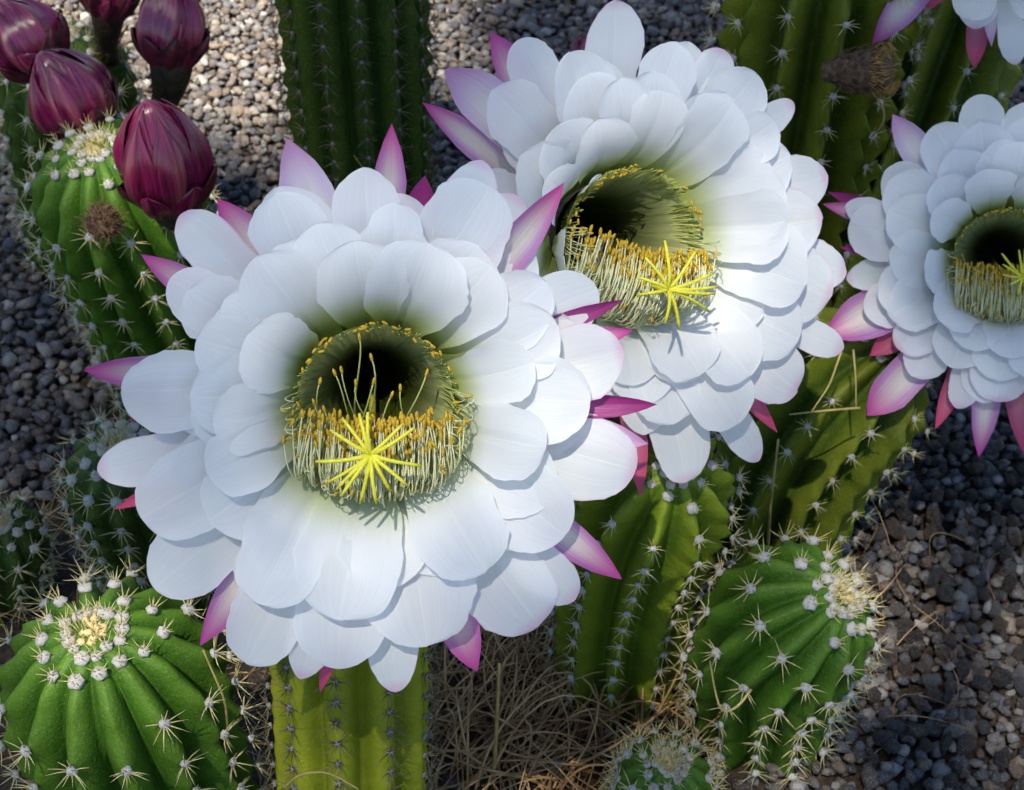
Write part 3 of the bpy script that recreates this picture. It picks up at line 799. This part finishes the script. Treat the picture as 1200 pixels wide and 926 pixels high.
# ------------------------------------------------------------------ flower buds
def make_bud(label, tip, mid, base, stem_end, wpx, seed, n_rows=(5, 6, 7)):
    """ovoid bud of overlapping scales between base and tip, on a dark hairy tube that ends at stem_end"""
    r = np.random.default_rng(seed)
    tip, base, stem_end = map(np.asarray, (tip, base, stem_end))
    ax = nrm(tip - base); L = np.linalg.norm(tip - base)
    R = wpx * .5 * (proj(base)[2]) / FPX
    u = nrm(np.cross(ax, (.2, .3, .9))); v = np.cross(ax, u)
    root = empty('flower_bud', tuple(base))
    def rad(s): return R * .92 * max(0, math.sin(math.pi * min(1, max(0, .16 + .83 * s))))**.72
    # core
    s = Soup(); ks = np.linspace(0, .99, 16)
    s.tube([ax * L * q for q in ks], [max(.0006, rad(q) * .90) for q in ks], 16)
    obj('core', s.mesh('core', M['bud']), root)
    for row, num in enumerate(n_rows):
        s0, s1 = [(.15, 1.03), (.02, .98), (-.10, .42)][row]
        out = [.95, 1.02, 1.07][row]
        for j in range(num):
            a0 = 2 * math.pi * (j + .5 * row + r.uniform(-.16, .16)) / num
            hw = 2 * math.pi / num * .60; sp = .30 + r.uniform(-.15, .20)
            V, F, UV = [], [], []
            nr, nc = 16, 10
            top = s1 - r.uniform(0, .08); lf = r.uniform(.6, 1.3)
            for i in range(nr):
                q = i / (nr - 1); s_ = s0 + (top - s0) * q
                wf = (.80 + .20 * math.sin(math.pi * min(q / .5, 1) / 2)) * (1 if q < .45 else max(.02, 1 - ((q - .45) / .55)**2.2))
                for jj in range(nc + 1):
                    t = -1 + 2 * jj / nc
                    an = a0 + hw * wf * t + sp * q
                    ridge = .21 * math.exp(-(t / .30)**2) * math.sin(math.pi * (.12 + .80 * q)) + .035 * math.sin(5 * t + j + 3 * q)
                    rr = max(.0006, rad(min(s_, 1))) * (out + lf * ridge - .05 * abs(t)**3) + .0016 * q**2 * (row + .4)
                    V.append(ax * L * s_ + rr * (math.cos(an) * u + math.sin(an) * v)); UV.append(((t + 1) / 2, q))
            Wd = nc + 1
            for i in range(nr - 1):
                for jj in range(nc): F.append((i * Wd + jj, i * Wd + jj + 1, (i + 1) * Wd + jj + 1, (i + 1) * Wd + jj))
            obj('bud_scale', mesh('bud_scale', V, F, M['bud' if row < 2 or r.random() < .25 else 'bud_base'], UV), root)
    s = Soup(); e = stem_end - base
    pts = bez(ax * L * .14, -ax * L * .30, e * .6 - ax * L * .12, e, 12)
    s.tube(pts, np.interp(np.linspace(0, 1, 12), [0, .2, .5, 1], [R * .70, R * .60, R * .40, R * .36]), 14)
    tb = obj('floral_tube', s.mesh('floral_tube', M['tube']), root)
    h = Soup()
    for i in range(150):
        q = r.random()**.8 * 10.9; i0 = int(q); p = pts[i0] * (1 - q + i0) + pts[i0 + 1] * (q - i0)
        t = nrm(pts[i0 + 1] - pts[i0]); d = nrm(np.cross(t, r.normal(size=3)))
        rr = np.interp(q, [0, 11], [R * .62, R * .34]); o = p + d * rr * .95
        h.tube([o, o + (d * .5 - t * .5) * r.uniform(.003, .007), o + (d * .7 - t * 1.0) * r.uniform(.005, .010) + r.normal(size=3) * .0012], [.00025, .0002, .00008], 3)
    q = obj('hairs', h.mesh('hairs', M['hair']), tb); q['kind'] = 'stuff'
    tag(root, label, 'flower bud', 'closed magenta cactus buds')
    return root
make_bud('magenta cactus bud resting on the shoulder of the crowned green head', P(172, 118, .875), None, P(205, 236, .925), A9 + np.array((.045, .012, -.035)), 104, 21)
make_bud('dark magenta cactus bud just behind the spiny crown of the green head', P(46, 62, .98), None, P(112, 150, 1.02), A9 + np.array((-.005, .025, -.02)), 92, 22)
make_bud('dark cactus bud overlapped by the bud behind the spiny crown', P(-6, 2, 1.06), None, P(62, 78, 1.08), A10 + np.array((-.01, -.02, -.03)), 84, 23)
make_bud('upright maroon cactus bud on a long dark tube in front of sunlit gravel', P(198, -30, 1.02), None, P(201, 78, 1.04), P(178, 150, 1.08), 78, 24)
make_bud('maroon cactus bud with bare brown tube between the other buds', P(134, -60, 1.10), None, P(126, 20, 1.12), A10 + np.array((.035, .0, -.02)), 60, 25)
make_bud('small round magenta bud peeping over the second largest bloom', P(690, 38, 1.02), None, P(686, 84, 1.03), P(720, 300, 1.10), 36, 26)

# dried flower remnants on the stems
def dried(label, c, nv, R, seed, n=240, flat=.8):
    r = np.random.default_rng(seed); c = np.asarray(c); nv = nrm(nv)
    root = empty('dried_flower', tuple(c))
    s = Soup(); s.tube([nv * R * q for q in (-.5, -.2, .2, .55, .8, .95)], [R * .55, R * .9, R, R * .85, R * .55, R * .2], 14)
    obj('dried_core', s.mesh('dried_core', M['dry_core']), root)
    h = Soup()
    for i in range(n):
        d = nrm(r.normal(size=3)); d = nrm(d + nv * .8)
        o = d * R * .85
        h.tube([o, o + d * R * r.uniform(.15, .4), o + (d + r.normal(size=3) * .5) * R * r.uniform(.35, .6)], [.0003, .00025, .0001], 3)
    q = obj('hairs', h.mesh('hairs', M['hair']), root); q['kind'] = 'stuff'
    tag(root, label, 'dried flower', 'dried flower remnants')
dried('round brown woolly flower scar on the front of the crowned green head', P(121, 260, .945), CAM - P(121, 260, .945), .0105, 31)
def dried_cup(label, c, ax, R, seed):
    r = np.random.default_rng(seed); c = np.asarray(c); ax = nrm(ax)
    root = empty('dried_flower', tuple(c))
    s = Soup(); s.tube([ax * R * q for q in (-2.2, -1.6, -.8, 0, .5, .8)], [R * .45, R * .6, R * .85, R, R * .98, R * .7], 14)
    obj('dried_core', s.mesh('dried_core', M['dry_core']), root)
    u = nrm(np.cross(ax, (0, .3, 1))); v = np.cross(ax, u); h = Soup(); g = Soup()
    for i in range(170):
        a = r.uniform(0, 6.28); d = math.cos(a) * u + math.sin(a) * v
        o = d * R * .96 + ax * R * r.uniform(.0, .6)
        g.tube([o, o + (d * .25 + ax * .3) * R, o + (ax * .8 - d * r.uniform(0, .5)) * R * r.uniform(.5, .9)], [.0004, .0003, .0001], 3)
        q = r.uniform(-1.8, .3); o = d * R * (.95 + .22 * min(0, q)) + ax * R * q
        h.tube([o, o + (d * .3 + ax * .2) * R, o + (d * .4 + ax * .5) * R], [.0003, .0002, .0001], 3)
    q = obj('hairs', h.mesh('hairs', M['hair']), root); q['kind'] = 'stuff'
    q = obj('rim_hairs', g.mesh('rim_hairs', M['hair_gold']), root); q['kind'] = 'stuff'
    tag(root, label, 'dried flower', 'dried flower remnants')
dried_cup('dark dried flower with golden hair stuck between two olive columns', P(1022, 82, .955), np.array((.85, -.35, .25)), .0135, 32)

# ------------------------------------------------------------------ dry straw and stems
def straw_litter():
    s = Soup(); r = np.random.default_rng(41)
    def strand(x, y, L, lift, rad, dirn=None):
        p0 = np.array((x, y, r.uniform(.002, .012))); a = r.uniform(0, 6.28) if dirn is None else dirn + r.normal() * .5
        d = np.array((math.cos(a), math.sin(a), 0)); b = np.array((-d[1], d[0], 0)) * r.normal() * .35
        p3 = p0 + d * L; p3[2] = r.uniform(.001, .02 + lift * .5)
        s.tube(bez(p0, p0 + d * L * .33 + b * L + (0, 0, lift), p0 + d * L * .66 + b * L * .5 + (0, 0, lift), p3, 9), np.linspace(rad, rad * .55, 9), 4)
    for i in range(330):
        px, py = r.normal(600, 75), r.normal(865, 60)
        g = G(px, py)
        strand(g[0], g[1], r.uniform(.04, .13), abs(r.normal(0, .028)), r.uniform(.0004, .0010), None if r.random() < .5 else R_(70))
    for i in range(300):
        px, py = r.uniform(20, 1010), r.uniform(560, 930)
        g = G(px, py)
        if not in_soil(g[0], g[1]): continue
        strand(g[0], g[1], r.uniform(.03, .09), abs(r.normal(0, .014)), r.uniform(.0003, .0006))
    for i in range(22):
        px, py = r.uniform(960, 1180), r.uniform(600, 900)
        g = G(px, py); strand(g[0], g[1], r.uniform(.02, .06), .008, .0003)
    o = obj('dry_straw', s.mesh('dry_straw', M['straw']))
    tag(o, 'tangle of dry brown straw and roots littering the soil between the stems', 'straw', kind='stuff')
straw_litter()
def stem(label, pts, rad):
    pts = [np.asarray(p) for p in pts]; s = Soup()
    o = pts[0]
    c = np.array([(p - o) for p in pts])
    t = np.linspace(0, len(c) - 1, 14); cc = np.stack([np.interp(t, range(len(c)), c[:, i]) for i in range(3)], 1)
    for _ in range(2): cc[1:-1] = (cc[:-2] + 2 * cc[1:-1] + cc[2:]) / 4
    s.tube(cc, np.linspace(rad, rad * .6, 14), 5)
    q = obj('dry_stem', s.mesh('dry_stem', M['stem_straw'])); q.location = tuple(o)
    tag(q, label, 'dry stem', 'dry stems caught on the cacti')
stem('dry stem hanging from the pink-sepalled bloom onto the shaded olive stem', [P(986, 412, .90), P(972, 452, .90), P(950, 484, .91)], .0007)
stem('short upright dry stem on the shaded olive stem', [P(1000, 410, .91), P(1003, 445, .90), P(1003, 480, .91)], .0007)
stem('dry stem lying across the ribs of the shaded olive stem', [P(1008, 478, .905), P(970, 481, .90), P(925, 486, .91)], .0008)
stem('tall dry stalk standing in shade between the olive stem and the sunlit stem', [G(898, 690), P(902, 600, .93), P(912, 515, .90)], .0011)
stem('curling dry tendril looped over the squat tipped cactus head', [P(880, 808, .77), P(866, 828, .765), P(846, 838, .77), P(838, 812, .785), P(832, 775, .80)], .0008)
stem('straight dry straw propped up in the straw tangle', [G(578, 925), P(582, 850, .86), P(585, 778, .80)], .0014)
stem('arched dry straw at the foot of the yellow-green stem', [P(330, 926, .72), P(352, 906, .70), P(385, 904, .70), P(420, 925, .70)], .0007)
stem('thin dry stem between the bright green head and the yellow-green stem', [G(262, 985), P(268, 830, .74), P(238, 762, .72)], .0008)
stem('pale green tendril dangling below the dried flower with golden hair', [P(1021, 106, 1.01), P(1036, 126, 1.01), P(1036, 145, 1.01), P(1022, 160, 1.02)], .0009)
stem('long thin dry stem crossing in front of the lone dark column', [P(405, 170, 1.18), P(432, 205, 1.15), P(440, 240, 1.15)], .0008)

# ------------------------------------------------------------------ the tree whose crown shades the bed (behind the viewer)
def tree():
    r = np.random.default_rng(51)
    D = 10.0
    cc = np.array((0.05, 1.0, .2)) + SUN * D
    foot = np.array((cc[0] - .3, cc[1] - .5, 0.0))
    root = empty('mesquite_tree', tuple(foot))
    s = Soup()
    fork = np.array((0.1, .1, 2.6))
    s.tube(bez(np.array((0, 0, -.05)), np.array((.1, 0, .9)), np.array((-.05, .1, 1.8)), fork, 12), np.linspace(.16, .10, 12), 12)
    ends = []
    for i in range(9):
        a = 2 * math.pi * i / 9 + r.uniform(-.2, .2); e = (cc - foot) + np.array((math.cos(a) * 1.2, math.sin(a) * 1.2, r.uniform(-.4, .5)))
        pts = bez(fork - (0, 0, .1), fork + (e - fork) * .3 + (0, 0, .5), fork + (e - fork) * .7 + (0, 0, .4), e, 12)
        s.tube(pts, np.linspace(.065, .012, 12), 8); ends.append(pts)
        for k in range(5):
            b = pts[r.integers(5, 11)]; q = b + r.normal(size=3) * .45
            s.tube(bez(b, b + (q - b) * .3 + (0, 0, .1), b + (q - b) * .7 + (0, 0, .1), q, 6), np.linspace(.018, .005, 6), 5)
    obj('trunk', s.mesh('trunk', M['bark']), root)
    # leaflets; crown gaps are carved so that sun falls on chosen spots
    sx = nrm(np.cross((0, 0, 1), SUN)); sy = np.cross(SUN, sx)
    lit = [(G(225, 0), .34, 1.0), (G(310, 40), .20, .97), (P(107, 745, .72), .075, .75), (P(112, 175, .97), .07, .35), (P(170, 150, .90), .07, .75),
           (P(770, 710, .82), .055, .30), (G(1200, 810), .17, .62), (P(385, 875, .66), .06, .4), 
           (P(455, 425, .58), .080, .58), (P(850, 225, .74), .085, .62), (P(1170, 300, .90), .12, .05)]
    n = 105000
    q = r.normal(size=(n, 3)); q *= (r.random(n)**.33 / np.linalg.norm(q, axis=1))[:, None]
    p = q * np.array((2.1, 2.1, 1.1))
    x, y = p @ sx, p @ sy; keep = np.ones(n)
    for c, rr, k in lit:                                       # leaves taken out to let sun through to each spot
        lx, ly = (c - cc) @ sx, (c - cc) @ sy
        keep *= 1 - k * np.exp(-(((x - lx)**2 + (y - ly)**2) / rr**2)**2)
    p = p[r.random(n) < keep]; n = len(p)
    def unit(a): return a / np.linalg.norm(a, axis=1)[:, None]
    a = unit(r.normal(size=(n, 3))); b = unit(np.cross(a, r.normal(size=(n, 3))))
    l, w = r.uniform(.019, .031, (n, 1)), r.uniform(.0085, .0135, (n, 1))
    V = np.stack([p - a * l, p + b * w, p + a * l, p - b * w], 1).reshape(-1, 3) + (cc - foot)
    F = np.arange(4 * n).reshape(-1, 4)
    o = obj('crown', mesh('crown', V, F, M['leaf'], smooth=False), root); o['kind'] = 'stuff'
    tag(root, 'feathery desert tree behind the viewer, its crown shading the cactus bed', 'tree')
tree()
